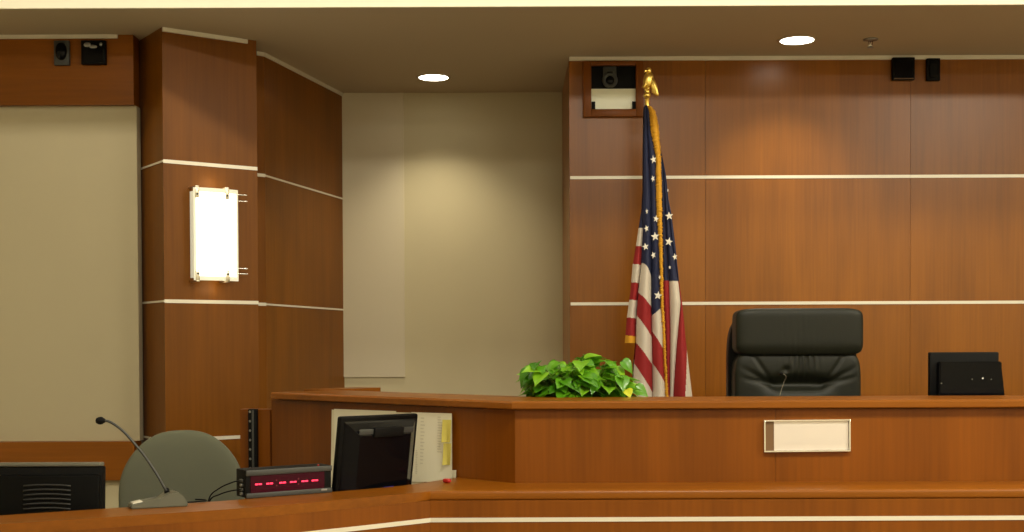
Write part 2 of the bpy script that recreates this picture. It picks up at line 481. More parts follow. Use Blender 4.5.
bm = BM(); prism(bm, [(LX, LF - .002), (XE, LF - .002), (XE, LF + .0025), (LX, LF + .0025)], strip_z - .0075, strip_z + .0075)
obj('inlay_strip', bm, 'trim', bench, world=True, label='white inlay strip')

# ================================================================== CLERK'S DESK (curved, coming forward on the left)
desk = thing('clerk_desk', 'curved cherry clerk counter at lower left carrying microphone and red timer', 'desk', (-1.2, 3.9, 0))
front = [(LX, LF - .001)] + [tuple(onz(x, y, ZL)[:2]) for x, y in ((340, 499.8), (240, 508.4), (105, 517.3), (0, 524.2), (-130, 533), (-330, 546))]
back = [(-.2105, wl(-.2105) - .005)] + [tuple(onz(x, y, ZL)[:2]) for x, y in ((400, 485.8), (340, 491.2), (240, 499.6), (105, 508.6), (0, 515.4), (-130, 524), (-340, 536.5))]
fs = [(p.x, p.y) for p in smooth_path([(*p, 0) for p in front], 6)]
bs = [(p.x, p.y) for p in smooth_path([(*p, 0) for p in back], 6)]
bm = BM()
prism(bm, fs + bs[::-1], ZL - .032, ZL)
bm.verts.ensure_lookup_table()
fset = set((round(x, 5), round(y, 5)) for x, y in fs)
es = [e for e in bm.edges if all((round(v.co.x, 5), round(v.co.y, 5)) in fset for v in e.verts) and abs(e.verts[0].co.z - e.verts[1].co.z) < 1e-6 and e.calc_length() < .3]
bmesh.ops.bevel(bm, geom=es, offset=.009, segments=4, profile=.5, affect='EDGES')
obj('counter_top', bm, 'wood_h', desk, world=True, auto=50)
bm = BM(); sweep_profile(bm, [(x, y) for x, y in fs[::-1]], [(-.0006, .001), (-.0006, ZL - .0322), (-.045, ZL - .0322), (-.045, .001)])
obj('front_panel', bm, 'wood', desk, world=True, auto=40)
bm = BM(); sweep_profile(bm, [(x, y) for x, y in fs[::-1]], [(.002, strip_z - .0075), (.002, strip_z + .0075), (-.0025, strip_z + .0075), (-.0025, strip_z - .0075)])
obj('inlay_strip', bm, 'trim', desk, world=True, auto=40, label='white inlay strip')
WT = .80
bm = BM(); inner = [(-3.3, 3.75), (-2.45, 4.02), (-1.6, 4.38), (-1.15, 4.66), (-.70, 4.94), (-.30, wl(-.30) - .05)]
prism(bm, [(x, y + .004) for x, y in bs] + inner, WT - .03, WT)
obj('worktop', bm, 'wood_h', desk, world=True)
bm = BM(); prism(bm, [(x, y - .02) for x, y in bs[3:]] + [(x, y + .003) for x, y in bs[3:][::-1]], WT, ZL - .033)
obj('riser', bm, 'wood', desk, world=True)

# ================================================================== NAME PLATE
p0 = at(764, 452, 4.55); p1 = at(850.5, 419.5, 4.55)
w, h = p1.x - p0.x, p1.z - p0.z
np_ = thing('name_plate', 'blank satin metal name plate in slim frame on judge bench front', 'name plate', ((p0.x + p1.x) / 2, 4.5595, p0.z), rot=(0, -.006, 0))
bm = BM()
t = .0055
for (cx, cz, sx_, sz_) in ((0, t / 2, w, t), (0, h - t / 2, w, t), (-w / 2 + t / 2, h / 2, t, h - 2 * t), (w / 2 - t / 2, h / 2, t, h - 2 * t)):
    box(bm, (cx, -.007, cz), (sx_, .014, sz_), .0008)
obj('frame', bm, 'chrome', np_)
bm = BM(); box(bm, (.0155, -.004, h / 2), (w - 2 * t - .033, .005, h - 2 * t - .001)); obj('plate', bm, 'plate', np_)
bm = BM(); box(bm, (-w / 2 + t + .0165, -.0035, h / 2), (.033, .004, h - 2 * t - .001)); obj('end_piece', bm, 'platebrown', np_, label='brown end piece')

# ================================================================== JUDGE'S CHAIR
JD = 5.62
jx = (at(732.5, 360, JD).x + at(864, 360, JD).x) / 2
jw = (at(861.5, 360, JD).x - at(730, 360, JD).x)
chair = thing('executive_chair', 'high-backed black leather executive chair behind judge bench', 'chair', (jx, JD + .12, PF), rz=0)
zt = at(796, 308.5, JD).z - PF; zm = at(796, 353.5, JD).z - PF
def g(x, s): return math.exp(-(x / s) ** 2)
def head_disp(u):
    x = u.x * jw * .48
    f = 0
    if u.y < 0:
        f += .014 * math.sin(x * 260 + u.z * .6) * g(x + .005, .05) * g(u.z + .1, .75)
        f += .006 * g(u.z + .9, .25)
    return Vector((0, f, 0))
hh = (zt - zm) / 2 + .006
bm = BM(); pillow(bm, (0.005, -.075, zm + hh - .010), (jw * .485, .075, hh), n=8, res=48, disp=head_disp)
obj('head_cushion', bm, 'leather', chair, smooth=True)
lh = .31
def low_disp(u):
    x = u.x * jw * .46; z = u.z * lh; f = 0; zz = lh - z     # distance below the top
    if u.y < 0:
        f += .011 * math.sin(x * 240) * g(x - .02, .05) * g(zz - .05, .06)
        f += .040 * math.exp(-((x) / .13) ** 4) * g(zz - .150, .030)
        for sg in (-1, 1):
            for k, a in enumerate((.35, .75, 1.2)):
                dx = sg * x - .11; dz = (zz - .150)
                dd = dz + dx * math.tan(a) * .6
                f += .010 * g(dd, .010) * g(dx - .05, .06)
        f += .014 * g(x + .055, .012) * g(zz - .085, .012)
    return Vector((0, f, 0))
bm = BM(); pillow(bm, (.002, -.055, zm - lh + .012), (jw * .482, .070, lh), n=9, res=64, disp=low_disp)
obj('back_cushion', bm, 'leather', chair, smooth=True)
bm = BM(); pillow(bm, (0, .025, zt - .03 - .39), (jw * .5, .05, .395), n=7, res=20)
obj('back_shell', bm, 'black', chair, smooth=True)
bm = BM(); pillow(bm, (0, -.26, .50), (.27, .28, .065), n=4, res=16); obj('seat', bm, 'leather', chair, smooth=True)
for s in (-1, 1):
    bm = BM(); tube(bm, smooth_path([(s * .29, .0, .62), (s * .31, -.10, .67), (s * .31, -.32, .67), (s * .30, -.40, .60), (s * .25, -.36, .49)], 6), .02)
    obj('armrest', bm, 'black', chair, smooth=True)
bm = BM(); lathe(bm, [(.03, .09), (.03, .28), (.022, .28), (.022, .44)], 16, TR((0, -.24, 0))); obj('gas_column', bm, 'black', chair, auto=40)
bm = BM()
for k in range(5):
    a = 2 * PI * k / 5 + .3
    tube(bm, [(0, -.24, .11), (.30 * math.cos(a), -.24 + .30 * math.sin(a), .075)], [.03, .018], 8)
base = obj('star_base', bm, 'black', chair, auto=40)
for k in range(5):
    a = 2 * PI * k / 5 + .3
    bm = BM(); lathe(bm, [(0, -.02), (.026, -.02), (.03, -.012), (.03, .012), (.026, .02), (0, .02)], 14, TR((.30 * math.cos(a), -.24 + .30 * math.sin(a), .031)) @ rotz(a) @ roty(PI / 2))
    obj('caster', bm, 'black', base, auto=40)

# ================================================================== CLERK'S CHAIR
cD = 4.98
cx_ = at(177.5, 430, cD).x
cz = at(178, 430.5, cD).z
CF = .12
bm = BM(); prism(bm, [(-3.3, 4.0), (-1.6, 4.45), (-1.12, 4.73), (-1.12, 5.28), (-2.2, 6.2), (-3.3, 6.2)], .001, CF); struct('floor_step', bm, 'carpet')
tc_ = thing('task_chair', 'grey-green upholstered task chair with rounded back behind clerk counter', 'chair', (cx_, cD + .06, CF), rz=math.radians(16))
bw = .243; bh = .27
ztop = cz - CF
def back_shape(front):
    def d(u):
        z = u.z
        w = 0
        # rounder top, fuller middle, wrap forward at the sides
        x = u.x * bw
        tp = max(0, z)
        v = Vector((-x * .05 * tp ** 2.2, -.55 * x * x * (1 if front else .7), -.06 * (abs(u.x)) ** 2.4 * max(0, z)))
        return v
    return d
bm = BM(); pillow(bm, (0, -.045, ztop - bh), (bw, .045, bh), n=2.9, res=30, disp=back_shape(True)); obj('back_cushion', bm, 'chairfabric', tc_, smooth=True)
bm = BM(); pillow(bm, (0, .005, ztop - bh - .008), (bw * .99, .035, bh * .985), n=2.9, res=24, disp=back_shape(False)); obj('back_shell', bm, 'blackmat', tc_, smooth=True)
bm = BM(); pillow(bm, (0, -.27, .46), (.25, .25, .05), n=3.5, res=16); obj('seat', bm, 'chairfabric', tc_, smooth=True)
bm = BM(); tube(bm, smooth_path([(0, .04, ztop - bh), (0, .07, .55), (0, .0, .40), (0, -.2, .40)], 6), .022, 10); obj('back_bracket', bm, 'blackmat', tc_, smooth=True)
for s in (-1, 1):
    bm = BM(); tube(bm, smooth_path([(s * .22, -.24, .42), (s * .30, -.24, .48), (s * .315, -.24, .64)], 6), .016, 10)
    ar = obj('arm_post', bm, 'blackmat', tc_, smooth=True)
    bm = BM(); pillow(bm, (s * .315, -.24, .66), (.04, .13, .018), n=3, res=10); obj('arm_pad', bm, 'blackmat', ar, smooth=True)
bm = BM(); lathe(bm, [(.028, .08), (.028, .25), (.02, .25), (.02, .42)], 16, TR((0, -.24, 0))); obj('gas_column', bm, 'blackmat', tc_, auto=40)
bm = BM()
for k in range(5):
    a = 2 * PI * k / 5
    tube(bm, [(0, -.24, .10), (.27 * math.cos(a), -.24 + .27 * math.sin(a), .07)], [.028, .016], 8)
base = obj('star_base', bm, 'blackmat', tc_, auto=40)
for k in range(5):
    a = 2 * PI * k / 5
    bm = BM(); lathe(bm, [(0, -.02), (.026, -.02), (.028, -.012), (.028, .012), (.026, .02), (0, .02)], 14, TR((.27 * math.cos(a), -.24 + .27 * math.sin(a), .029)) @ rotz(a) @ roty(PI / 2))
    obj('caster', bm, 'blackmat', base, auto=40)

# ================================================================== MONITORS
# 1) judge's monitor: its back faces the room
mD = 5.02
m0 = at(930.3, 394, mD); m1 = at(999.8, 352, mD)
jm = thing('monitor', 'black flat monitor on judge bench right of leather chair', 'monitor', ((m0.x + m1.x) / 2, mD, EYE - .40))
mw = m1.x - m0.x; mt = m1.z - (EYE - .40)
bm = BM(); box(bm, (0, .02, mt - .125), (mw, .03, .25), .006); 
for k in range(1): pass
obj('bezel', bm, 'blackmat', jm, auto=40)
px = lambda a: at(a, 360, mD).x - (m0.x + m1.x) / 2
bm = BM()
zt2 = at(965, 361.5, mD).z - (EYE - .40)
v = []
prof = [(px(936.8), zt2), (px(998.5), zt2), (px(999), zt2 - .085), (px(1001.6), zt2 - .125), (px(1001.6), zt2 - .21), (px(936), zt2 - .21)]
lo = [bm.verts.new((x, -.035, z)) for x, z in prof]; hi = [bm.verts.new((x, .004, z)) for x, z in prof]
bm.faces.new(lo); bm.faces.new(hi[::-1])
for i in range(6): bm.faces.new((lo[i], hi[i], hi[(i + 1) % 6], lo[(i + 1) % 6]))
bmesh.ops.bevel(bm, geom=list(bm.edges), offset=.004, segments=2, affect='EDGES')
cover = obj('rear_cover', bm, 'blackgloss', jm, auto=40)
bm = BM(); lathe(bm, [(0, 0), (.0035, 0), (.0035, .0015), (0, .0015)], 12, TR((px(979.5), -.0352, at(979, 378, mD).z - (EYE - .40))) @ rotx(PI / 2)); obj('screw_cap', bm, 'dot', cover, label='small white dot')
for qx, qy in ((969, 379), (988, 379), (938.5, 383)):
    bm = BM(); lathe(bm, [(0, 0), (.0028, 0), (.0028, .001), (0, .001)], 10, TR((px(qx), -.0352, at(qx, qy, mD).z - (EYE - .40))) @ rotx(PI / 2)); obj('screw_cap', bm, 'midgrey', cover)
bm = BM(); box(bm, (0, .037, mt - .125), (mw - .03, .004, .22)); obj('screen', bm, 'blackgloss', jm)
bm = BM(); box(bm, (0, .01, .05), (.06, .025, .10), .004); box(bm, (0, .0, .008), (.22, .17, .016), .005); obj('stand', bm, 'blackmat', jm, auto=40)

# 2) clerk's monitor in front of the papers
qL0, qL1 = at(334.5, 490, 4.325), at(342, 420, 4.312)
qR0, qR1 = at(412.5, 487, 4.64), at(418.5, 411, 4.624)
def quad_frame(bl, br, tl, tr, th):
    U = ((br - bl) + (tr - tl)) / 2; V = ((tl - bl) + (tr - br)) / 2
    X = U.normalized(); Y = (V - X * V.dot(X)).normalized(); Z = X.cross(Y)
    return X, Y, Z, U.length, V.length
X, Y, Z, mw2, mh2 = quad_frame(qL0, qR0, qL1, qR1, .03)
R4 = Matrix((X, Y, Z)).transposed().to_4x4()         # x along width, y up the panel, z towards the room
ext = .13                                              # the panel goes on below the counter line
cen = (qL1 + qR1) / 2 - Y * (mh2 + ext) / 2
cm = thing('monitor', 'glossy black monitor turned away in front of the taped papers', 'monitor', (cen.x, cen.y, WT))
H = mh2 + ext; Wd = mw2
T4 = TR(cen) @ R4
bm = BM(); box(bm, (0, 0, -.012), (Wd, H, .024), .008, M4=T4, seg=3); obj('bezel', bm, 'black', cm, world=True, auto=40)
# rear cover: raised, sloping in from the frame
bm = BM()
def ring(hw, t_, b_, z): return [bm.verts.new(T4 @ Vector(p)) for p in ((-hw, b_, z), (hw, b_, z), (hw, t_, z), (-hw, t_, z))]
r0_ = ring(Wd * .46, H / 2 - .018, -H / 2 + .02, .0); r1_ = ring(Wd * .445, H / 2 - .024, -H / 2 + .026, .006); r2_ = ring(Wd * .33, H / 2 - .065, -H / 2 + .05, .032)
for a, b in ((r0_, r1_), (r1_, r2_)):
    for i in range(4): bm.faces.new((a[i], a[(i + 1) % 4], b[(i + 1) % 4], b[i]))
bm.faces.new(r2_); bm.faces.new(r0_[::-1])
rc = obj('rear_cover', bm, 'blackgloss', cm, world=True)
bm = BM(); box(bm, (.01, H / 2 - .055, .028), (Wd * .38, .035, .022), .004, M4=T4); obj('handle_recess', bm, 'blackmat', rc, world=True, auto=40)
bm = BM(); box(bm, (.006, H / 2 - .052, .0275), (Wd * .70, .020, .004), .002, M4=T4); obj('grey_band', bm, 'grey', rc, world=True, auto=40)
bm = BM(); box(bm, (.035, -H / 2 + ext + .008, .033), (.05, .006, .002), .0005, M4=T4); obj('label_mark', bm, 'bluelogo', rc, world=True, label='small blue mark')
bm = BM(); box(bm, (0, 0, -.0255), (Wd - .03, H - .03, .002), M4=T4); obj('screen', bm, 'blackgloss', cm, world=True)
bm = BM(); foot = Vector((cen.x, cen.y, WT)) - Vector((Z.x, Z.y, 0)) * .01
A4 = TR(foot) @ rotz(math.atan2(X.y, X.x))
box(bm, (0, 0, .008), (.20, .15, .016), .004, M4=A4); box(bm, (0, 0, .04), (.06, .03, .06), .004, M4=A4)
obj('stand', bm, 'blackmat', cm, world=True, auto=40)

# 3) monitor at the far left, slotted back, leaning back a little
lD = 4.0
a0 = at(-4, 467, lD); a1 = at(102, 467, lD)
lw = a1.x - a0.x
lm = thing('monitor', 'black monitor with slotted back and top edge coloured as lit at far left', 'monitor', ((a0.x + a1.x) / 2, lD + .06, WT))
zt3 = a0.z - WT
L4 = TR((0, -.06, zt3)) @ rotx(math.radians(-3))
hb = zt3 - .045
bm = BM(); box(bm, (0, .022, -hb / 2), (lw, .036, hb), .004, M4=L4); obj('bezel', bm, 'blackmat', lm, auto=40)
bm = BM(); box(bm, (0, .018, .007), (lw - .006, .036, .013), .004, M4=L4); obj('lit_top_edge', bm, 'midgrey', lm, auto=40, label='top edge coloured as catching light')  # lit top of the black case, put in as grey colour
bm = BM(); box(bm, (0, -.004, -hb / 2 - .01), (lw * .98, .02, hb - .03), .008, M4=L4)
rcv = obj('rear_cover', bm, 'black', lm, auto=40)
for k in range(6):
    zz = -(486.0 + k * 4.6 - 467) / F * lD
    bm = BM()
    pts = [(-.075 + .15 * i / 10, -.0155, zz + .004 * (1 - ((i - 5) / 5) ** 2)) for i in range(11)]
    tube(bm, [L4 @ Vector(p) for p in pts], .0032, 6); obj('vent_rib', bm, 'rib', rcv, smooth=True)
bm = BM(); box(bm, (0, .02, .03), (.07, .03, .06), .004); box(bm, (0, .02, .008), (.2, .16, .016), .004); obj('stand', bm, 'blackmat', lm, auto=40)
bm = BM(); box(bm, (0, .0415, -hb / 2), (lw - .03, .003, hb - .03), M4=L4); obj('screen', bm, 'blackgloss', lm)

# ================================================================== GOOSENECK MICROPHONES
def px_path(pts, D0): return [at(x, y, D0 if d is None else d) for x, y, d in pts]
gD = 3.93
gb = at(160, 506.5, gD); gb.z = ZL
mic = thing('gooseneck_microphone', 'gooseneck microphone with grey wedge base on curved clerk counter', 'microphone', gb)
ang = math.radians(27)
G4 = TR(gb) @ rotz(ang)
bm = BM()
prof = [(-.095, .004), (-.094, .014), (-.055, .021), (-.005, .026), (.02, .044), (.05, .046), (.066, .034), (.078, .014), (.079, .0), (-.092, .0)]
hw_ = lambda x: .030 + .012 * max(0, (x + .02) / .1)
lo = [bm.verts.new(G4 @ Vector((x, -hw_(x), z))) for x, z in prof]; hi = [bm.verts.new(G4 @ Vector((x, hw_(x), z))) for x, z in prof]
bm.faces.new(lo); bm.faces.new(hi[::-1])
n_ = len(prof)
for i in range(n_): bm.faces.new((lo[i], hi[i], hi[(i + 1) % n_], lo[(i + 1) % n_]))
bmesh.ops.bevel(bm, geom=list(bm.edges), offset=.003, segments=2, affect='EDGES')
mb = obj('base', bm, 'micgrey', mic, world=True, auto=35)
bm = BM(); box(bm, (-.072, 0, .0185), (.03, .045, .004), .001, M4=G4 @ TR((0, 0, 0)) @ TR((-.072, 0, .0185)) @ roty(-.18) @ TR((.072, 0, -.0185))); obj('talk_button', bm, 'trim', mb, world=True, auto=40, label='pale talk button')
stem = px_path([(166.5, 494, None), (164, 487, None), (156, 473, None), (143, 454, None), (126, 434, None), (116, 425.5, None), (109, 421.5, None), (104, 420.5, None)], gD)
stem[0] = G4 @ Vector((.022, 0, .042))
bm = BM(); tube(bm, smooth_path(stem, 6), .0042, 10); gs = obj('gooseneck', bm, 'grey', mic, world=True, smooth=True)
bm = BM()
lathe(bm, [(.008, 0), (.0085, .010), (.006, .014), (.005, .018)], 14, TR(G4 @ Vector((.022, 0, .040)))); obj('socket', bm, 'black', mic, world=True, smooth=True)
hd = (at(97, 420.5, gD) - at(106, 420.3, gD)).normalized()
q = hd.to_track_quat('Z', 'Y').to_matrix().to_4x4()
bm = BM(); lathe(bm, [(0, -.008), (.006, -.007), (.008, -.002), (.0115, .002), (.0125, .008), (.0115, .014), (.008, .021), (0, .024)], 18, TR(at(103, 420.6, gD)) @ q)
obj('microphone_head', bm, 'blackmat', mic, world=True, smooth=True)
bm = BM()
c0 = G4 @ Vector((.078, 0, .008))
cb = [c0, Vector((c0.x + .03, c0.y + .035, ZL + .006)), Vector((c0.x + .05, c0.y + .07, ZL + .004)), Vector((c0.x + .035, c0.y + .10, ZL + .004)), Vector((c0.x + .005, c0.y + .11, ZL + .004))]
tube(bm, smooth_path(cb, 6), .0025, 8); obj('cable', bm, 'blackmat', mic, world=True, smooth=True)

jd = 4.98
jmb = at(779, 396, jd); jmb.z = EYE - .40
jmic = thing('gooseneck_microphone', 'slim black gooseneck microphone rising before the leather judge chair', 'microphone', jmb)
bm = BM(); lathe(bm, [(.05, 0), (.05, .012), (.042, .020), (.012, .028), (.01, .04), (0, .04)], 24, TR(jmb)); obj('base', bm, 'blackmat', jmic, world=True, auto=40)
st = [jmb + Vector((0, 0, .035)), at(779.5, 400, jd), at(780.5, 393, jd), at(784, 382, jd), at(786, 377.5, jd - .02), at(785, 375, jd - .04), at(782.5, 373.6, jd - .05)]
bm = BM(); tube(bm, smooth_path(st, 6), .0019, 8); obj('gooseneck', bm, 'midgrey', jmic, world=True, smooth=True)
hd = (at(777, 370.3, jd - .07) - at(783, 371, jd - .05)).normalized(); q = hd.to_track_quat('Z', 'Y').to_matrix().to_4x4()
bm = BM(); lathe(bm, [(0, -.002), (.004, -.001), (.0062, .003), (.0065, .009), (.005, .014), (0, .016)], 16, TR(at(782.5, 373.6, jd - .05)) @ q); obj('microphone_head', bm, 'blackmat', jmic, world=True, smooth=True)

# ================================================================== RED LED TIMER
tl = onz(246, 498.8, ZL); tr_ = onz(331.5, 492.3, ZL)
dx = (tr_ - tl); tw = dx.length; ta = math.atan2(dx.y, dx.x)
th = .094; td = .085
tm = thing('digital_timer', 'black digital timer box with red dash display on clerk counter', 'timer', tl, rz=ta)
bm = BM(); box(bm, (tw / 2, td / 2, th / 2 + .001), (tw, td, th - .002), .003); cs = obj('case', bm, 'blackmat', tm, auto=40)
bm = BM()
box(bm, (tw / 2, -.003, th - .010), (tw, .008, .018), .002); box(bm, (tw / 2, -.003, .009), (tw, .008, .016), .002)
obj('front_rim', bm, 'grey', tm, auto=40)
bm = BM(); box(bm, (tw * .48, -.0012, th / 2 - .001), (tw * .86, .004, th - .036)); dsp = obj('display', bm, 'displayred', tm)
zc = th / 2 - .002
for k, fx in enumerate((.138, .265, .415, .538, .675, .795)):
    bm = BM()
    for s in (-1, 1): box(bm, (tw * fx + s * .0063, -.0036, zc + .0005), (.0108, .0012, .0052), .0005)
    obj('dash_segment', bm, 'led', dsp)
for fx in (.345, .60):
    for dz in (-.008, .010):
        bm = BM(); lathe(bm, [(0, 0), (.0026, 0), (.0026, .001), (0, .001)], 10, TR((tw * fx, -.003, zc + dz)) @ rotx(PI / 2)); obj('colon_dot', bm, 'leddim', dsp)
bm = BM(); lathe(bm, [(0, 0), (.004, 0), (.003, .003), (0, .004)], 12, TR((tw * .86, .012, th)));  obj('warning_lamp', bm, 'red', tm, smooth=True, label='small red lamp')
bm = BM(); box(bm, (tw * .90, -.0074, .0115), (.022, .002, .006), .0005); obj('badge', bm, 'silver', tm, label='small silver badge')
for k, z in enumerate((.058, .043, .028, .014)):
    bm = BM(); box(bm, (-.0035, .030, z), (.008, .014 if k % 2 else .022, .009), .001); obj('connector', bm, 'silver' if k in (1, 3) else 'grey', tm, auto=40)
bm = BM()
tube(bm, smooth_path([(-.006, .03, .058), (-.03, .045, .052), (-.06, .085, .03), (-.075, .14, -.01), (-.08, .16, -.12)], 6), .0022, 8)
tube(bm, smooth_path([(-.006, .03, .028), (-.03, .05, .024), (-.055, .09, .010), (-.07, .15, -.02), (-.07, .17, -.12)], 6), .0022, 8)
obj('cable', bm, 'blackmat', tm, smooth=True)

# ================================================================== PAPERS TAPED TO THE WING
wdir = Vector((C0[0] - W1[0], C0[1] - W1[1], 0)).normalized()       # left to right along the wing
wout = Vector((wdir.y, -wdir.x, 0))                                 # towards the clerk
def wing_at(px, py, lift=0.0):
    k = ray(px, py).x
    # intersect the sight line with the wing face
    D = None
    ax, ay = W1; ux, uy = wdir.x, wdir.y
    t = (k * ay - ax) / (ux - k * uy)
    p = Vector((ax + ux * t, ay + uy * t, 0)); D = p.y
    p.z = at(px, py, D).z
    return p + wout * lift
def sheet(x0, y0, x1, y1, lift, label, mat='paper', lines=None, skew=0.0, name='paper_sheet', cat='paper', group=None, y0r=None, bot=0.0):
    a = wing_at(x0, y0, lift); b = wing_at(x1, y0r if y0r else y0, lift); c = wing_at(x1, y1, lift); d = wing_at(x0, y1, lift)
    bm = BM()
    nu, nv = 10, 10
    gv = []
    for j in range(nv + 1):
        row = []
        for i in range(nu + 1):
            u, v = i / nu, j / nv
            p = (a.lerp(b, u)).lerp(d.lerp(c, u), v) + wdir * skew * v
            p = p + wout * (.004 * math.sin(u * 5 + lift * 400) * v + .003 * v * v)
            row.append(bm.verts.new(p))
        gv.append(row)
    for j in range(nv):
        for i in range(nu): bm.faces.new((gv[j][i], gv[j][i + 1], gv[j + 1][i + 1], gv[j + 1][i]))
    r = bmesh.ops.extrude_face_region(bm, geom=list(bm.faces))
    for e in r['geom']:
        if isinstance(e, bmesh.types.BMVert): e.co += wout * .0006
    if lines:
        for (u, v0, v1, ww) in lines:
            k = 14
            for q in range(k):
                v = v0 + (v1 - v0) * q / k
                w2 = ww * random.uniform(.55, 1)
                P = (a.lerp(b, u)).lerp(d.lerp(c, u), v) + wdir * skew * v + wout * (.0014 + .004 * math.sin(u * 5 + lift * 400) * v + .003 * v * v)
                L_ = (b - a).length
                vs = [bm.verts.new(P + wdir * (w2 * L_ * s0) + Vector((0, 0, s1 * .0022))) for s0, s1 in ((0, -1), (1, -1), (1, 1), (0, 1))]
                bm.faces.new(vs).material_index = 1
    o = obj(name, bm, [mat, 'ink'])
    center(o); return tag(o, label, cat, group)
sheet(332.5, 409.5, 362, 490, .004, 'leftmost cream sheet on bench wing behind monitor', 'paperedge', y0r=410.3)
sheet(336, 408.8, 398, 489, .010, 'broad white sheet on bench wing whose top shows above monitor', 'paper', y0r=411)
sheet(385, 411.8, 427, 487, .008, 'sheet on bench wing mostly hidden behind right edge of monitor', 'paperedge', y0r=413)
sheet(414, 412, 454.5, 481.5, .014, 'printed white sheet on bench wing with yellow notes at its right edge', 'paper', lines=[(.24, .08, .78, .13), (.66, .06, .60, .13), (.12, .55, .9, .06)], y0r=413.2)
sheet(447, 470, 457.5, 482.5, .006, 'small white slip below yellow notes at bottom right of papers', 'paper')
for y0, y1, l, x0 in ((419.5, 442, 'upper yellow sticky note on edge of printed sheet', 446.5), (443, 464.5, 'lower yellow sticky note on edge of printed sheet', 447.5)):
    sheet(x0, y0, 455.2, y1, .0215, l, 'sticky', name='sticky_note', cat='sticky note', group='yellow sticky notes on the bench wing')
rp = at(444, 483.5, 4.59); rp.z = ZL
bm = BM(); pillow(bm, (0, 0, .008), (.016, .010, .008), n=3, res=10); o = obj('stamp', bm, 'red', smooth=True)
o.location = Vector((rp.x + .012, 4.572, ZL)); o.rotation_euler.z = -.6
tag(o, 'small red rounded stamp on ledge below the printed sheet', 'stamp')

# ================================================================== POWER STRIP on the end post
pc = at(254, 467, 5.57); ptop = at(254, 409, 5.57)
ps = thing('power_strip', 'upright black power strip with row of sockets on wood post', 'power strip', (pc.x, 5.5835, pc.z - .16), rz=math.radians(-11.5))
phh = ptop.z - pc.z + .16
bm = BM(); box(bm, (0, -.012, phh / 2), (.040, .024, phh), .003); pb = obj('housing', bm, 'blackmat', ps, auto=40)
bm = BM(); box(bm, (.004, -.0255, phh / 2), (.010, .004, phh - .01), .001); obj('rail', bm, 'grey', pb, auto=40)
k = 0
while .02 + k * .038 < phh - .01:
    z = phh - .012 - k * .042
    if z < .02: break
    bm = BM(); lathe(bm, [(0, 0), (.0055, 0), (.0045, .003), (0, .003)], 12, TR((-.010, -.024, z)) @ rotx(PI / 2)); obj('socket', bm, 'silver', pb, auto=40); k += 1

# ================================================================== FLAG
FD = 6.55
fbase = at(648, 360, FD)
flag = thing('flag', 'national flag with gold fringe hanging on pole by wood wall', 'flag', (fbase.x, FD, PF))
def tab(t, y):
    if y <= t[0][0]: return t[0][1]
    for (y0, x0), (y1, x1) in zip(t, t[1:]):
        if y <= y1: return x0 + (x1 - x0) * (y - y0) / (y1 - y0)
    (y0, x0), (y1, x1) = t[-2], t[-1]
    return x1 + (x1 - x0) * (y - y1) / (y1 - y0)
T_L = [(106, 644.2), (112, 643.6), (150, 643.2), (190, 643), (215, 641.5), (228, 643), (250, 641.5), (265, 640.8), (283, 638.7), (300, 637), (320, 635.8), (343, 635.6), (365, 633.5), (395, 632), (470, 628)]
T_AL = [(205, 642.6), (215, 640.4), (228, 638.5), (245, 636), (265, 632.5), (290, 630.4), (318, 626.6), (343, 624.6)]
T_B = [(106, 645.6), (150, 648), (190, 650), (250, 650.6), (312, 651), (395, 652), (470, 653)]
T_G0 = [(106, 647.5), (112, 649), (122, 650), (132, 650.5), (145, 653.6), (160, 655.8), (190, 655.7), (215, 656.2), (240, 658), (270, 659), (300, 660), (330, 662), (360, 663), (395, 665), (470, 668)]
T_G1 = [(106, 650), (112, 654.5), (122, 657), (132, 658), (145, 659), (160, 660), (190, 660.5), (240, 660.8), (300, 662), (330, 663.6), (360, 664.6), (395, 666.8), (470, 670)]
T_C1 = [(106, 650.2), (130, 658.1), (150, 660.2), (160, 662), (190, 664), (240, 666), (284, 669), (330, 670), (395, 669.5), (470, 671)]
T_C2 = [(106, 650.3), (130, 658.2), (150, 660.4), (160, 662.5), (190, 666), (240, 671), (284, 678), (303, 680), (348, 676), (395, 673), (470, 673)]
T_R = [(106, 650.5), (130, 658.4), (150, 660.6), (175, 665.7), (200, 668.4), (215, 671.4), (245, 675), (282, 678.6), (302, 681.6), (340, 685.4), (395, 691.7), (470, 699)]
def diag(pts, x): 
    (x0, y0), (x1, y1) = pts; return y0 + (y1 - y0) * (x - x0) / (x1 - x0)
RED, WHT, BLU, GLD, STR = 0, 1, 2, 3, 4
def pat_A(x, y):
    xo = .12 * (x - 635)
    for lim, m in ((227.5, BLU), (246, WHT), (264.5, RED), (283, WHT), (300.5, RED), (318.5, WHT), (336.5, RED)):
        if y < lim + xo: return m
    return GLD
def pat_B1(x, y):
    t = max(0, min(1, (x - 638) / 13))
    if y < 263 + 20 * max(0, t - .1) ** 2.2 and True: return BLU
    if x > 650.2 and y < 314: return BLU
    for pts, m in ((((638.7, 294), (651, 307.5)), WHT), (((637, 317), (651, 337)), RED), (((635.8, 343), (651, 364)), WHT), (((634, 364), (651, 391)), RED), (((634, 393), (651, 425)), WHT), (((634, 420), (651, 455)), RED)):
        if y < diag(pts, x): return m
    return WHT
def pat_B2(x, y):
    for pts, m in ((((652, 315), (661, 307)), BLU), (((651, 331), (663.5, 351)), WHT), (((651, 362), (663.5, 382)), RED), (((651, 402), (664, 424)), WHT), (((651, 430), (664, 452)), RED)):
        if y < diag(pts, x): return m
    return WHT
def pat_C(x, y, k):
    if y < 281 + .05 * (x - 668): return BLU
    if k == 0: return RED
    if k == 1: return WHT
    if x > diag(((686.5, 352), (683.5, 396)), 0) if False else (y > 350 and x > 686.3 - (y - 352) * .06): return WHT
    return RED
fm = BM()
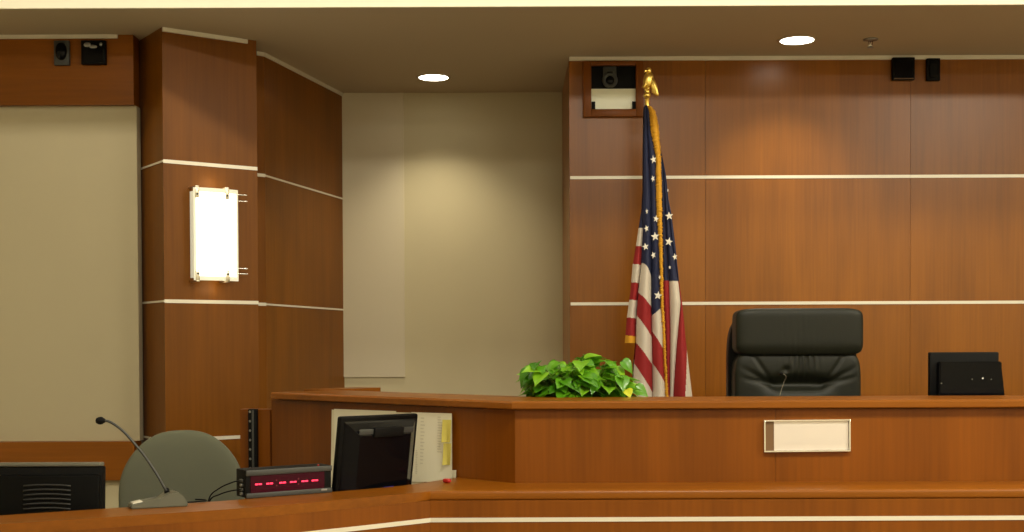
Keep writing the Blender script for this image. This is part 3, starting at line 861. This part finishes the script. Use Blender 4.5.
def fpt(x, y, d): 
    p = at(x, y, FD); s = (FD - d) / FD
    return Vector((p.x, FD - d, p.z))
def fstrip(tl_, tr2, y0, y1, n, base, hgt, pat, ragged=0.0, wave=0.0, ph=0.0):
    rows = int((y1 - y0) / .55); prev = None
    for r in range(rows + 1):
        y = y0 + (y1 - y0) * r / rows
        xa, xb = tab(tl_, y), tab(tr2, y)
        if ragged:
            xa -= ragged * abs(noise.noise(Vector((y * .9, 1.3, ph)))) * 1.6; xb += ragged * abs(noise.noise(Vector((y * .9, 7.7, ph)))) * 1.6
        w = (xb - xa) / F * FD
        row = []
        for i in range(n + 1):
            t = i / n
            hb_ = min(hgt * max(0, w), .05) * (math.sin(PI * t) ** .8 if 0 < t < 1 else 0)
            dd = base(y) + hb_ + wave * math.sin(y * .045 + ph + t * 2.0)
            row.append((xa + (xb - xa) * t, y, fm.verts.new(fpt(xa + (xb - xa) * t, y, dd))))
        if prev:
            for i in range(n):
                f = fm.faces.new((prev[i][2], prev[i + 1][2], row[i + 1][2], row[i][2]))
                cx = (prev[i][0] + row[i + 1][0]) / 2; cy = (prev[i][1] + row[i + 1][1]) / 2
                f.material_index = pat(cx, cy); f.smooth = True
        prev = row
YE = 470
grow = lambda a, b: (lambda y: a + (b - a) * min(1, max(0, (y - 106) / 150)))
def fb(x, y): pass
bB1, bB2, bG, bC0, bC1, bC2, bA = grow(.012, .030), grow(.012, .034), grow(.016, .048), grow(.006, .012), grow(.006, .020), grow(.004, .016), grow(.0, .008)
fstrip(T_AL, T_L, 205, 343, 22, bA, .7, pat_A, wave=.003)
fstrip(T_L, T_B, 106, YE, 26, bB1, .65, pat_B1, wave=.003, ph=1)
fstrip(T_B, T_G0, 106, YE, 24, bB2, .6, pat_B2, wave=.003, ph=2)
fstrip(T_G1, T_C1, 108, YE, 16, bC0, .5, lambda x, y: pat_C(x, y, 0), wave=.002, ph=3)
fstrip(T_C1, T_C2, 108, YE, 20, bC1, .55, lambda x, y: pat_C(x, y, 1), wave=.003, ph=4)
fstrip(T_C2, T_R, 108, YE, 26, bC2, .6, lambda x, y: pat_C(x, y, 2), wave=.003, ph=5)
# rear layer of the cloth
fstrip(T_L, T_R, 106, YE, 40, lambda y: -.03, -.9, lambda x, y: BLU if y < 300 else (RED if int(y / 18) % 2 else WHT))
def star(x, y, r, rot, d, sx_=1.0):
    c = fm.verts.new(fpt(x, y, d + .001)); vs = []
    for k in range(10):
        a = PI / 2 + rot + k * PI / 5; rr = r if k % 2 == 0 else r * .42
        vs.append(fm.verts.new(fpt(x + rr * sx_ * math.cos(a), y - rr * math.sin(a), d)))
    for k in range(10): fm.faces.new((c, vs[k], vs[(k + 1) % 10])).material_index = STR
for x, y, r, rot, sx_ in ((652.4, 161, 4.3, .2, .75), (651.8, 180, 3.5, .4, .6), (666.7, 191.5, 2, .1, .5), (645.6, 212.5, 2.8, .1, .5), (654.6, 220, 3.9, -.2, .75), (668, 217, 4.5, .1, .95), (645.2, 229.5, 3.6, .3, .7), (653.8, 237.5, 4.7, .1, .95), (667.6, 242.6, 4.6, -.2, .9), (644.2, 247.7, 4, .2, .85), (652, 256, 3.8, .4, .7), (673.6, 257.6, 3.8, .2, .7), (668.5, 268, 2.3, 0, .6), (658.2, 278, 2.5, .2, .5), (656.6, 296, 4.5, -.15, .95)):
    if x < 651: dd = bB1(y) + .035
    elif x < 660: dd = bB2(y) + .030
    else: dd = bC1(y) + .034
    star(x, y, r, rot, dd, sx_)
obj('cloth', fm, ['fred', 'fwhite', 'fblue', 'fgold', 'star'], flag, world=True)
fm = BM()
fstrip(T_G0, T_G1, 107, YE, 8, bG, .6, lambda x, y: 0, ragged=1.5, wave=.002, ph=2)
fringe = obj('fringe', fm, ['fgold'], flag, world=True, label='gold fringe')
fm = BM()
bm = BM(); tube(bm, [(fbase.x, FD + .012, PF + .05), (fbase.x, FD + .012, at(648, 108, FD).z)], .0125, 14); obj('pole', bm, 'wood', flag, world=True, smooth=True)
bm = BM(); lathe(bm, [(0, 0), (.15, 0), (.15, .02), (.13, .035), (.05, .05), (.03, .06), (.025, .12), (0, .12)], 28, TR((fbase.x, FD + .012, PF))); obj('stand', bm, 'brass', flag, world=True, auto=40)
# eagle finial
ez = lambda y: at(648, y, FD).z
ex = lambda x: at(x, 90, FD).x
eg = lambda x, y: at(x, y, FD)
bm = BM()
lathe(bm, [(.0, ez(108)), (.014, ez(108)), (.0125, ez(107)), (.0115, ez(98)), (.014, ez(97.6)), (.020, ez(95.5)), (.020, ez(94)), (.012, ez(92.5)), (.014, ez(91)), (.017, ez(88.5)), (.010, ez(85.5)), (0, ez(85))], 20, TR((ex(647.3), FD + .008, 0)))
fin = obj('finial', bm, 'brass', flag, world=True, smooth=True)
bm = BM(); E4 = TR(eg(648.2, 81, FD)) if False else TR(at(648.2, 81, FD))
pillow(bm, (0, 0, .004), (.027, .025, .044), n=2.2, res=12, M4=E4 @ roty(.15))
pillow(bm, (.002, -.004, .052), (.015, .016, .018), n=2, res=10, M4=E4)
tube(bm, [E4 @ Vector((-.004, -.012, .053)), E4 @ Vector((-.018, -.02, .048)), E4 @ Vector((-.023, -.021, .038))], [.008, .006, .001], 8)
tube(bm, [E4 @ Vector((0, -.01, -.03)), E4 @ Vector((-.004, -.015, -.05))], [.01, .006], 8)
obj('eagle_body', bm, 'brass', fin, world=True, smooth=True)
def wing(pts, thick, feathers):
    bm = BM()
    for k in range(feathers):
        t = k / (feathers - 1)
        a = Vector(pts[0]).lerp(Vector(pts[1]), t); b = Vector(pts[2]).lerp(Vector(pts[3]), t)
        pth = smooth_path([a, a.lerp(b, .5) + Vector((.004, -.006, .002)), b], 5)
        tube(bm, pth, [thick * (1 - .5 * abs(i / (len(pth) - 1) - .3)) for i in range(len(pth))], 8)
    return bm
obj('eagle_wing', wing([at(650, 76, FD - .005), at(651.5, 83, FD - .01), at(657.6, 96, FD - .02), at(653.5, 93, FD - .01)], .0125, 4), 'brass', fin, world=True, smooth=True)
obj('eagle_wing', wing([at(646.5, 77, FD + .0), at(645.5, 82, FD - .005), at(642.8, 88, FD + .01), at(644, 88, FD - .01)], .010, 3), 'brass', fin, world=True, smooth=True)

# ================================================================== POTTED PLANT
pD = 5.0
pb_ = at(579, 360, pD); pb_.z = EYE - .40
plant = thing('potted_plant', 'bushy bright green heart-leaved potted plant on judge bench left of flag', 'plant', pb_)
bm = BM(); lathe(bm, [(0, 0), (.085, 0), (.10, .06), (.115, .15), (.125, .155), (.125, .17), (.112, .17), (.11, .155), (0, .15)], 32, TR(pb_)); obj('pot', bm, 'terracotta', plant, world=True, auto=35)
bm = BM(); lathe(bm, [(0, .151), (.108, .156), (.105, .161), (0, .166)], 24, TR(pb_)); obj('soil', bm, 'soil', plant, world=True)
rnd = random.Random(11)
def leaf(bm, pos, dirv, up, L, mat=0, curl=.35):
    dirv = dirv.normalized(); side = dirv.cross(up)
    if side.length < .05: side = Vector((1, 0, 0))
    side.normalize(); nrm = side.cross(dirv).normalized()
    prof = [(-.10, .0), (-.13, .18), (-.06, .36), (.10, .46), (.30, .44), (.50, .34), (.70, .20), (.88, .07), (1.0, 0)]
    def P(u, w, s): 
        z = -curl * (max(0, u)) ** 2 * .6 + abs(w) * .28
        return pos + dirv * (u * L) + side * (s * w * L) + nrm * (z * L)
    mid = [bm.verts.new(P(u if i else .02, 0, 0)) for i, (u, w) in enumerate(prof)]
    for s in (-1, 1):
        ed = [bm.verts.new(P(u, w, s)) if 0 < i < len(prof) - 1 else mid[i] for i, (u, w) in enumerate(prof)]
        hf = [bm.verts.new(P(u * .98 + .01, w * .55, s) + nrm * L * .03) if 0 < i < len(prof) - 1 else mid[i] for i, (u, w) in enumerate(prof)]
        for i in range(len(prof) - 1):
            for a, b in ((mid, hf), (hf, ed)):
                q = []
                for v in (a[i], a[i + 1], b[i + 1], b[i]):
                    if v not in q: q.append(v)
                if len(q) > 2:
                    try:
                        f = bm.faces.new(q); f.material_index = mat; f.smooth = True
                    except ValueError: pass
bl = BM(); bs_ = BM()
cxp = at(578, 360, pD).x
root = Vector((cxp, pD, EYE - .235))
RXp, RYp, RZp = .222, .16, .186
cnt = 0
while cnt < 340:
    th_ = rnd.uniform(0, 2 * PI); el = math.asin(rnd.uniform(-.12, 1))
    rr = rnd.uniform(.62, 1.0)
    d = Vector((math.cos(th_) * math.cos(el), math.sin(th_) * math.cos(el), math.sin(el)))
    qn = (abs(d.x) ** 4 + abs(d.y) ** 4 + abs(d.z) ** 4) ** (1 / 4); d = d / qn
    p = root + Vector((d.x * RXp, d.y * RYp, d.z * RZp * (.93 + .1 * math.sin(d.x * 6)))) * rr
    if p.z < EYE - .30: continue
    out = Vector((d.x, d.y, .10)).normalized()
    dirv = (out * .9 + Vector((rnd.uniform(-.6, .6), rnd.uniform(-.8, .2), rnd.uniform(-.8, .25)))).normalized()
    up = (d * .7 + Vector((rnd.uniform(-.3, .3), rnd.uniform(-.9, .1), .75))).normalized()
    L = rnd.uniform(.045, .078)
    leaf(bl, p - dirv * L * .3, dirv, up, L, curl=rnd.uniform(.1, .6))
    base_ = Vector((cxp + d.x * .05, pD + d.y * .05, EYE - .24))
    tube(bs_, smooth_path([base_, base_.lerp(p, .5) + Vector((0, 0, .03)), p - dirv * L * .3], 4), .0022, 5)
    cnt += 1
lp = at(627, 393, pD - .14)
leaf(bl, lp + Vector((0, 0, .012)), Vector((.15, -.5, -.45)), Vector((0, -1, .5)), .045, mat=1, curl=.1)
leaf(bl, at(636, 388, pD - .05), Vector((.8, -.3, -.5)), Vector((0, -1, .6)), .06)
leaf(bl, at(623, 362, pD - .03), Vector((.7, -.1, -.7)), Vector((.3, -1, .8)), .062)
leaf(bl, at(530, 372, pD - .05), Vector((-.6, -.2, -.9)), Vector((-.2, -1, .5)), .075)
fo = obj('foliage', bl, ['leaf', 'leafy'], plant, world=True)
sm = obj('stems', bs_, 'stem', plant, world=True, smooth=True)

# ================================================================== WALL SCONCE
sD = 6.43
fn = Vector((fd.y, -fd.x, 0))                                       # out of the pillar face
fd3 = Vector((fd.x, fd.y, 0))
sc = thing('wall_sconce', 'lit frosted glass wall sconce with steel clips on wood pillar', 'wall lamp', (0, 0, 0))
def on_face(px, lift=0.0):
    k = ray(px, 235).x
    t = (k * (A.y + fn.y * lift) - (A.x + fn.x * lift)) / (fd.x - k * fd.y)
    return t
lift = .085
s0, s1 = on_face(194.5, lift), on_face(239, lift)
zT = at(214, 188.2, 6.37).z; zB = at(214, 280.5, 6.37).z
A3 = Vector((A.x, A.y, 0))
sp = A3 + fd3 * (s0 + s1) / 2 + Vector((0, 0, zB))
sc.location = sp; ra = math.atan2(fd.y, fd.x); sc.rotation_euler = (0, 0, ra); MAT[sc.name] = TR(sp) @ rotz(ra)
sw, sh = (s1 - s0), zT - zB
# local: x along the face, -y out of the wall
bm = BM(); box(bm, (0, -.012, sh / 2), (sw * .62, .0225, sh * .8), .003); obj('back_plate', bm, 'steel', sc, auto=40)
bm = BM()
npt = 14
def bow(x): return -.075 - .018 * (1 - (2 * x / sw) ** 2)
rows = []
for i in range(npt + 1):
    x = -sw / 2 + sw * i / npt
    rows.append([bm.verts.new((x, bow(x) + dy, z)) for dy, z in ((0, 0), (0, sh), (.006, sh), (.006, 0))])
for a, b in zip(rows, rows[1:]):
    for j in range(4): bm.faces.new((a[j], b[j], b[(j + 1) % 4], a[(j + 1) % 4]))
bm.faces.new(rows[0]); bm.faces.new(rows[-1][::-1])
gl = obj('glass_shade', bm, 'glassedge', sc, auto=50)
bm = BM(); 
rows = []
for i in range(npt + 1):
    x = (-sw / 2 + sw * i / npt) * .90
    rows.append([bm.verts.new((x, bow(x) + dy, z)) for dy, z in ((-.0008, .022), (-.0008, sh - .022), (.0001, sh - .022), (.0001, .022))])
for a, b in zip(rows, rows[1:]):
    for j in range(4): bm.faces.new((a[j], b[j], b[(j + 1) % 4], a[(j + 1) % 4]))
bm.faces.new(rows[0]); bm.faces.new(rows[-1][::-1])
obj('lit_glass', bm, 'sconceglow', gl, auto=50)
bm = BM()
for s in (-1, 1): box(bm, (s * (sw / 2 - .012), -.035, sh / 2), (.006, .074, sh * .94), .001)
obj('glass_side', bm, 'glassedge', sc, auto=40)
for xx in (-sw / 2 + .016, sw / 2 - .066):
    for zz in (0, sh):
        sg = 1 if zz else -1
        bm = BM(); box(bm, (xx, bow(xx) - .004, zz - sg * .022), (.020, .006, .062), .002); box(bm, (xx, -.045, zz + sg * .004), (.020, .085, .006), .001)
        cl = obj('clip', bm, 'steel', sc, auto=40)
        bm = BM(); lathe(bm, [(0, 0), (.006, 0), (.0055, .003), (0, .004)], 12, TR((xx, bow(xx) - .007, zz - sg * .034)) @ rotx(PI / 2)); obj('screw', bm, 'grey', cl, auto=40)
for zz in (sh - .020, sh - .052, .040, .068):
    bm = BM(); tube(bm, [(-sw * .30, -.050, zz), (sw / 2 + .060, -.050, zz)], .0042, 10); obj('rod', bm, 'chrome', sc, auto=50)

# ================================================================== RECESSED CEILING LIGHTS
for px_, py_, D_, l in ((797, 40, 6.63, 'round recessed ceiling light above the leather judge chair'), (433.5, 77, 7.51, 'round recessed ceiling light over the beige recess')):
    p = at(px_, py_, D_); p.z = CEIL
    cl_ = thing('ceiling_light', l, 'ceiling light', p, group='recessed ceiling lights')
    bm = BM(); lathe(bm, [(.088, -.004), (.102, -.003), (.104, -.0002), (.088, -.0002)], 40, TR((0, 0, 0)))
    bm.faces.ensure_lookup_table()
    bmesh.ops.delete(bm, geom=[f for f in bm.faces if len(f.verts) > 4], context='FACES')
    obj('trim_ring', bm, 'ceil', cl_, smooth=True)
    bm = BM(); lathe(bm, [(0, -.0035), (.089, -.0035), (.089, -.0004), (0, -.0004)], 40); obj('diffuser', bm, 'glow', cl_)
    ld = bpy.data.lights.new('downlight_lamp', 'SPOT'); ld.energy = 56; ld.color = (1, .88, .64); ld.spot_size = math.radians(112); ld.spot_blend = .8; ld.shadow_soft_size = .07
    lo_ = bpy.data.objects.new('downlight_lamp', ld); COL.objects.link(lo_); lo_.location = (p.x, p.y, CEIL - .012)

# sprinkler head
p = at(870.5, 38, 6.62); p.z = CEIL
spk = thing('sprinkler_head', 'small fire sprinkler head on ceiling right of round light', 'sprinkler', p)
bm = BM(); lathe(bm, [(0, -.0005), (.040, -.0005), (.034, -.008), (.016, -.012), (0, -.012)], 24); obj('escutcheon', bm, 'silver', spk, smooth=True)
bm = BM(); lathe(bm, [(0, -.046), (.017, -.046), (.017, -.043), (.006, -.041), (0, -.041)], 16); obj('deflector', bm, 'silver', spk)
bm = BM(); tube(bm, [(-.010, 0, -.011), (-.010, 0, -.030), (-.002, 0, -.042)], .0028, 8); tube(bm, [(.010, 0, -.011), (.010, 0, -.030), (.002, 0, -.042)], .0028, 8); tube(bm, [(0, 0, -.011), (0, 0, -.041)], .003, 8)
obj('yoke_frame', bm, 'chrome', spk, smooth=True)

# ================================================================== SMALL DEVICES HIGH ON THE WALLS
def device(name, label, cat, x0, y0, x1, y1, D, kind, group=None):
    a = at(x0, y1, D); b = at(x1, y0, D); w, h = b.x - a.x, b.z - a.z
    t = thing(name, label, cat, ((a.x + b.x) / 2, D, a.z), group=group)
    if kind == 'lens':
        bm = BM(); box(bm, (0, -.012, h / 2), (w, .0235, h), .004); obj('housing', bm, 'grey', t, auto=40)
        bm = BM(); pillow(bm, (0, -.026, h * .55), (w * .36, .022, h * .36), n=2.2, res=14); obj('lens_dome', bm, 'blackgloss', t, smooth=True)
    elif kind == 'window':
        bm = BM(); box(bm, (0, -.015, h / 2), (w, .0295, h), .003); obj('housing', bm, 'black', t, auto=40)
        bm = BM(); box(bm, (0, -.0305, h * .46), (w * .84, .003, h * .74), .001); obj('dark_window', bm, 'blackgloss', t)
        bm = BM()
        pillow(bm, (-w * .22, -.034, h * .80), (w * .15, .006, h * .10), n=2.2, res=8); pillow(bm, (w * .02, -.034, h * .72), (w * .16, .006, h * .08), n=2.2, res=8); pillow(bm, (w * .33, -.033, h * .82), (w * .06, .005, h * .08), n=2.2, res=8)
        obj('silver_spots', bm, 'silver', t, smooth=True, label='small silver spots')  # small silver blobs on the dark window
    elif kind == 'square':
        bm = BM(); box(bm, (0, -.018, h / 2), (w, .0355, h), .004); obj('housing', bm, 'black', t, auto=40)
        bm = BM(); box(bm, (0, -.037, h * .5), (w * .84, .003, h * .82), .001); obj('dark_window', bm, 'blackgloss', t)
        bm = BM(); box(bm, (0, -.037, h * .045), (w * .9, .004, h * .03)); obj('lower_lip', bm, 'platebrown', t)
    else:
        bm = BM(); box(bm, (0, -.012, h / 2), (w, .0235, h), .004); obj('housing', bm, 'blackmat', t, auto=40)
        bm = BM(); pillow(bm, (0, -.024, h * .5), (w * .36, .010, h * .40), n=4, res=12); obj('lens_dome', bm, 'blackmat', t, smooth=True)
device('motion_sensor', 'dark grey motion sensor with round lens on left wood header', 'sensor', 55.5, 41.5, 70.5, 66, LY, 'lens')
device('camera_box', 'black square camera box with silver spots on left wood header', 'camera', 83, 41.5, 107, 65.5, LY, 'window')
device('camera_box', 'plain black square camera box at top right of wood wall', 'camera', 891, 58.5, 913, 81, WY, 'square')
device('motion_sensor', 'narrow black motion sensor beside square box at top right', 'sensor', 925.5, 59, 939, 81.5, WY, 'plain')

# framed camera niche at top left of the wood wall
a = at(583, 117.5, WY); b = at(643, 62, WY); w, h = b.x - a.x, b.z - a.z
nc = thing('camera_niche', 'wood framed camera niche high on wall beside flag eagle', 'camera niche', ((a.x + b.x) / 2, WY, a.z))
lx = lambda px_: at(px_, 90, WY).x - (a.x + b.x) / 2
lz = lambda py_: at(612, py_, WY).z - a.z
ox0, ox1, oz0, oz1 = lx(591), lx(635.5), lz(110), lz(66.5)
bm = BM()
dp = .03
box(bm, ((-w / 2 + ox0) / 2, -dp / 2, h / 2), (ox0 + w / 2, dp - .0006, h), .002)
box(bm, ((w / 2 + ox1) / 2, -dp / 2, h / 2), (w / 2 - ox1, dp - .0006, h), .002)
box(bm, ((ox0 + ox1) / 2, -dp / 2, oz0 / 2), (ox1 - ox0, dp - .0006, oz0), .002)
box(bm, ((ox0 + ox1) / 2, -dp / 2, (h + oz1) / 2), (ox1 - ox0, dp - .0006, h - oz1), .002)
obj('frame', bm, 'wood', nc, auto=40)
zmid = lz(89)
bm = BM(); box(bm, ((ox0 + ox1) / 2, -.003, (zmid + oz1) / 2), (ox1 - ox0, .005, oz1 - zmid)); obj('dark_panel', bm, 'black', nc)
bm = BM(); box(bm, ((ox0 + ox1) / 2, -.004, (zmid + oz0) / 2), (ox1 - ox0, .006, zmid - oz0)); wp = obj('white_panel', bm, 'nichewhite', nc, label='pale lower panel')
for xx in (ox0 + .012, ox1 - .010):
    bm = BM(); box(bm, (xx, -.012, oz0 + .022), (.020, .010, .044)); obj('corner_block', bm, 'blackmat', nc)
cxn = lx(609.5); 
bm = BM(); box(bm, (cxn, -.018, lz(75)), (.075, .024, .085), .006); cb_ = obj('camera_body', bm, 'grey', nc, auto=40)
bm = BM(); lathe(bm, [(.020, 0), (.042, 0), (.044, .008), (.038, .018), (.028, .018), (.022, .006)], 28, TR((cxn, -.026, lz(81.5))) @ rotx(PI / 2), caps=False); obj('lens_ring', bm, 'grey', cb_, smooth=True)
bm = BM(); pillow(bm, (cxn, -.032, lz(81.5)), (.024, .010, .024), n=2, res=12); obj('lens', bm, 'blackgloss', cb_, smooth=True)
bm = BM(); box(bm, (cxn, -.034, lz(75.0)), (.028, .006, .022), .001); obj('camera_eye', bm, 'blackgloss', cb_)

# ================================================================== LIGHT
def area(loc, rot, sx_, sy_, e, col):
    ld = bpy.data.lights.new('room_light', 'AREA'); ld.shape = 'RECTANGLE'; ld.size = sx_; ld.size_y = sy_; ld.energy = e; ld.color = col
    o = bpy.data.objects.new('room_light', ld); COL.objects.link(o); o.location = loc; o.rotation_euler = rot; return o
WARM = (1, .93, .76)
# ceiling troffers of the court room in front of the bench
for x, e in ((-2.4, 22), (.9, 95), (4.0, 150)):
    for y, k in ((-1.2, .8), (2.6, 1.0)):
        area((x, y, HI - .02), (0, 0, 0), 1.2, .6, e * k, WARM)
area((1.0, 5.15, HI - .03), (math.radians(55), 0, 0), 8, .12, 62, WARM)     # unseen line light, added to brighten the soffit face
# lamp of the sconce, behind its glass
ld = bpy.data.lights.new('sconce_lamp', 'POINT'); ld.energy = .22; ld.color = (1, .80, .45); ld.shadow_soft_size = .05
lo_ = bpy.data.objects.new('sconce_lamp', ld); COL.objects.link(lo_); lo_.location = MAT[sc.name] @ Vector((0, -.05, sh + .03))
lo2 = lo_.copy(); COL.objects.link(lo2); lo2.location = MAT[sc.name] @ Vector((0, -.05, -.03))
w_ = bpy.data.worlds.new('World'); S.world = w_; w_.use_nodes = True
w_.node_tree.nodes['Background'].inputs[0].default_value = (1, .85, .6, 1)
w_.node_tree.nodes['Background'].inputs[1].default_value = .05

# ================================================================== CAMERA
cd = bpy.data.cameras.new('camera'); cam = bpy.data.objects.new('camera', cd); COL.objects.link(cam)
cd.sensor_width = 36; cd.sensor_fit = 'HORIZONTAL'; cd.lens = F / 1024 * 36
cd.shift_y = (PPY - 266) / 1024
cd.clip_start = .05
cam.matrix_world = Matrix.Translation((0, 0, EYE)) @ CAM
S.camera = cam
S.view_settings.view_transform = 'Standard'; S.view_settings.look = 'None'
S.view_settings.gamma = 1; S.view_settings.use_curve_mapping = False
S.view_settings.exposure = 0
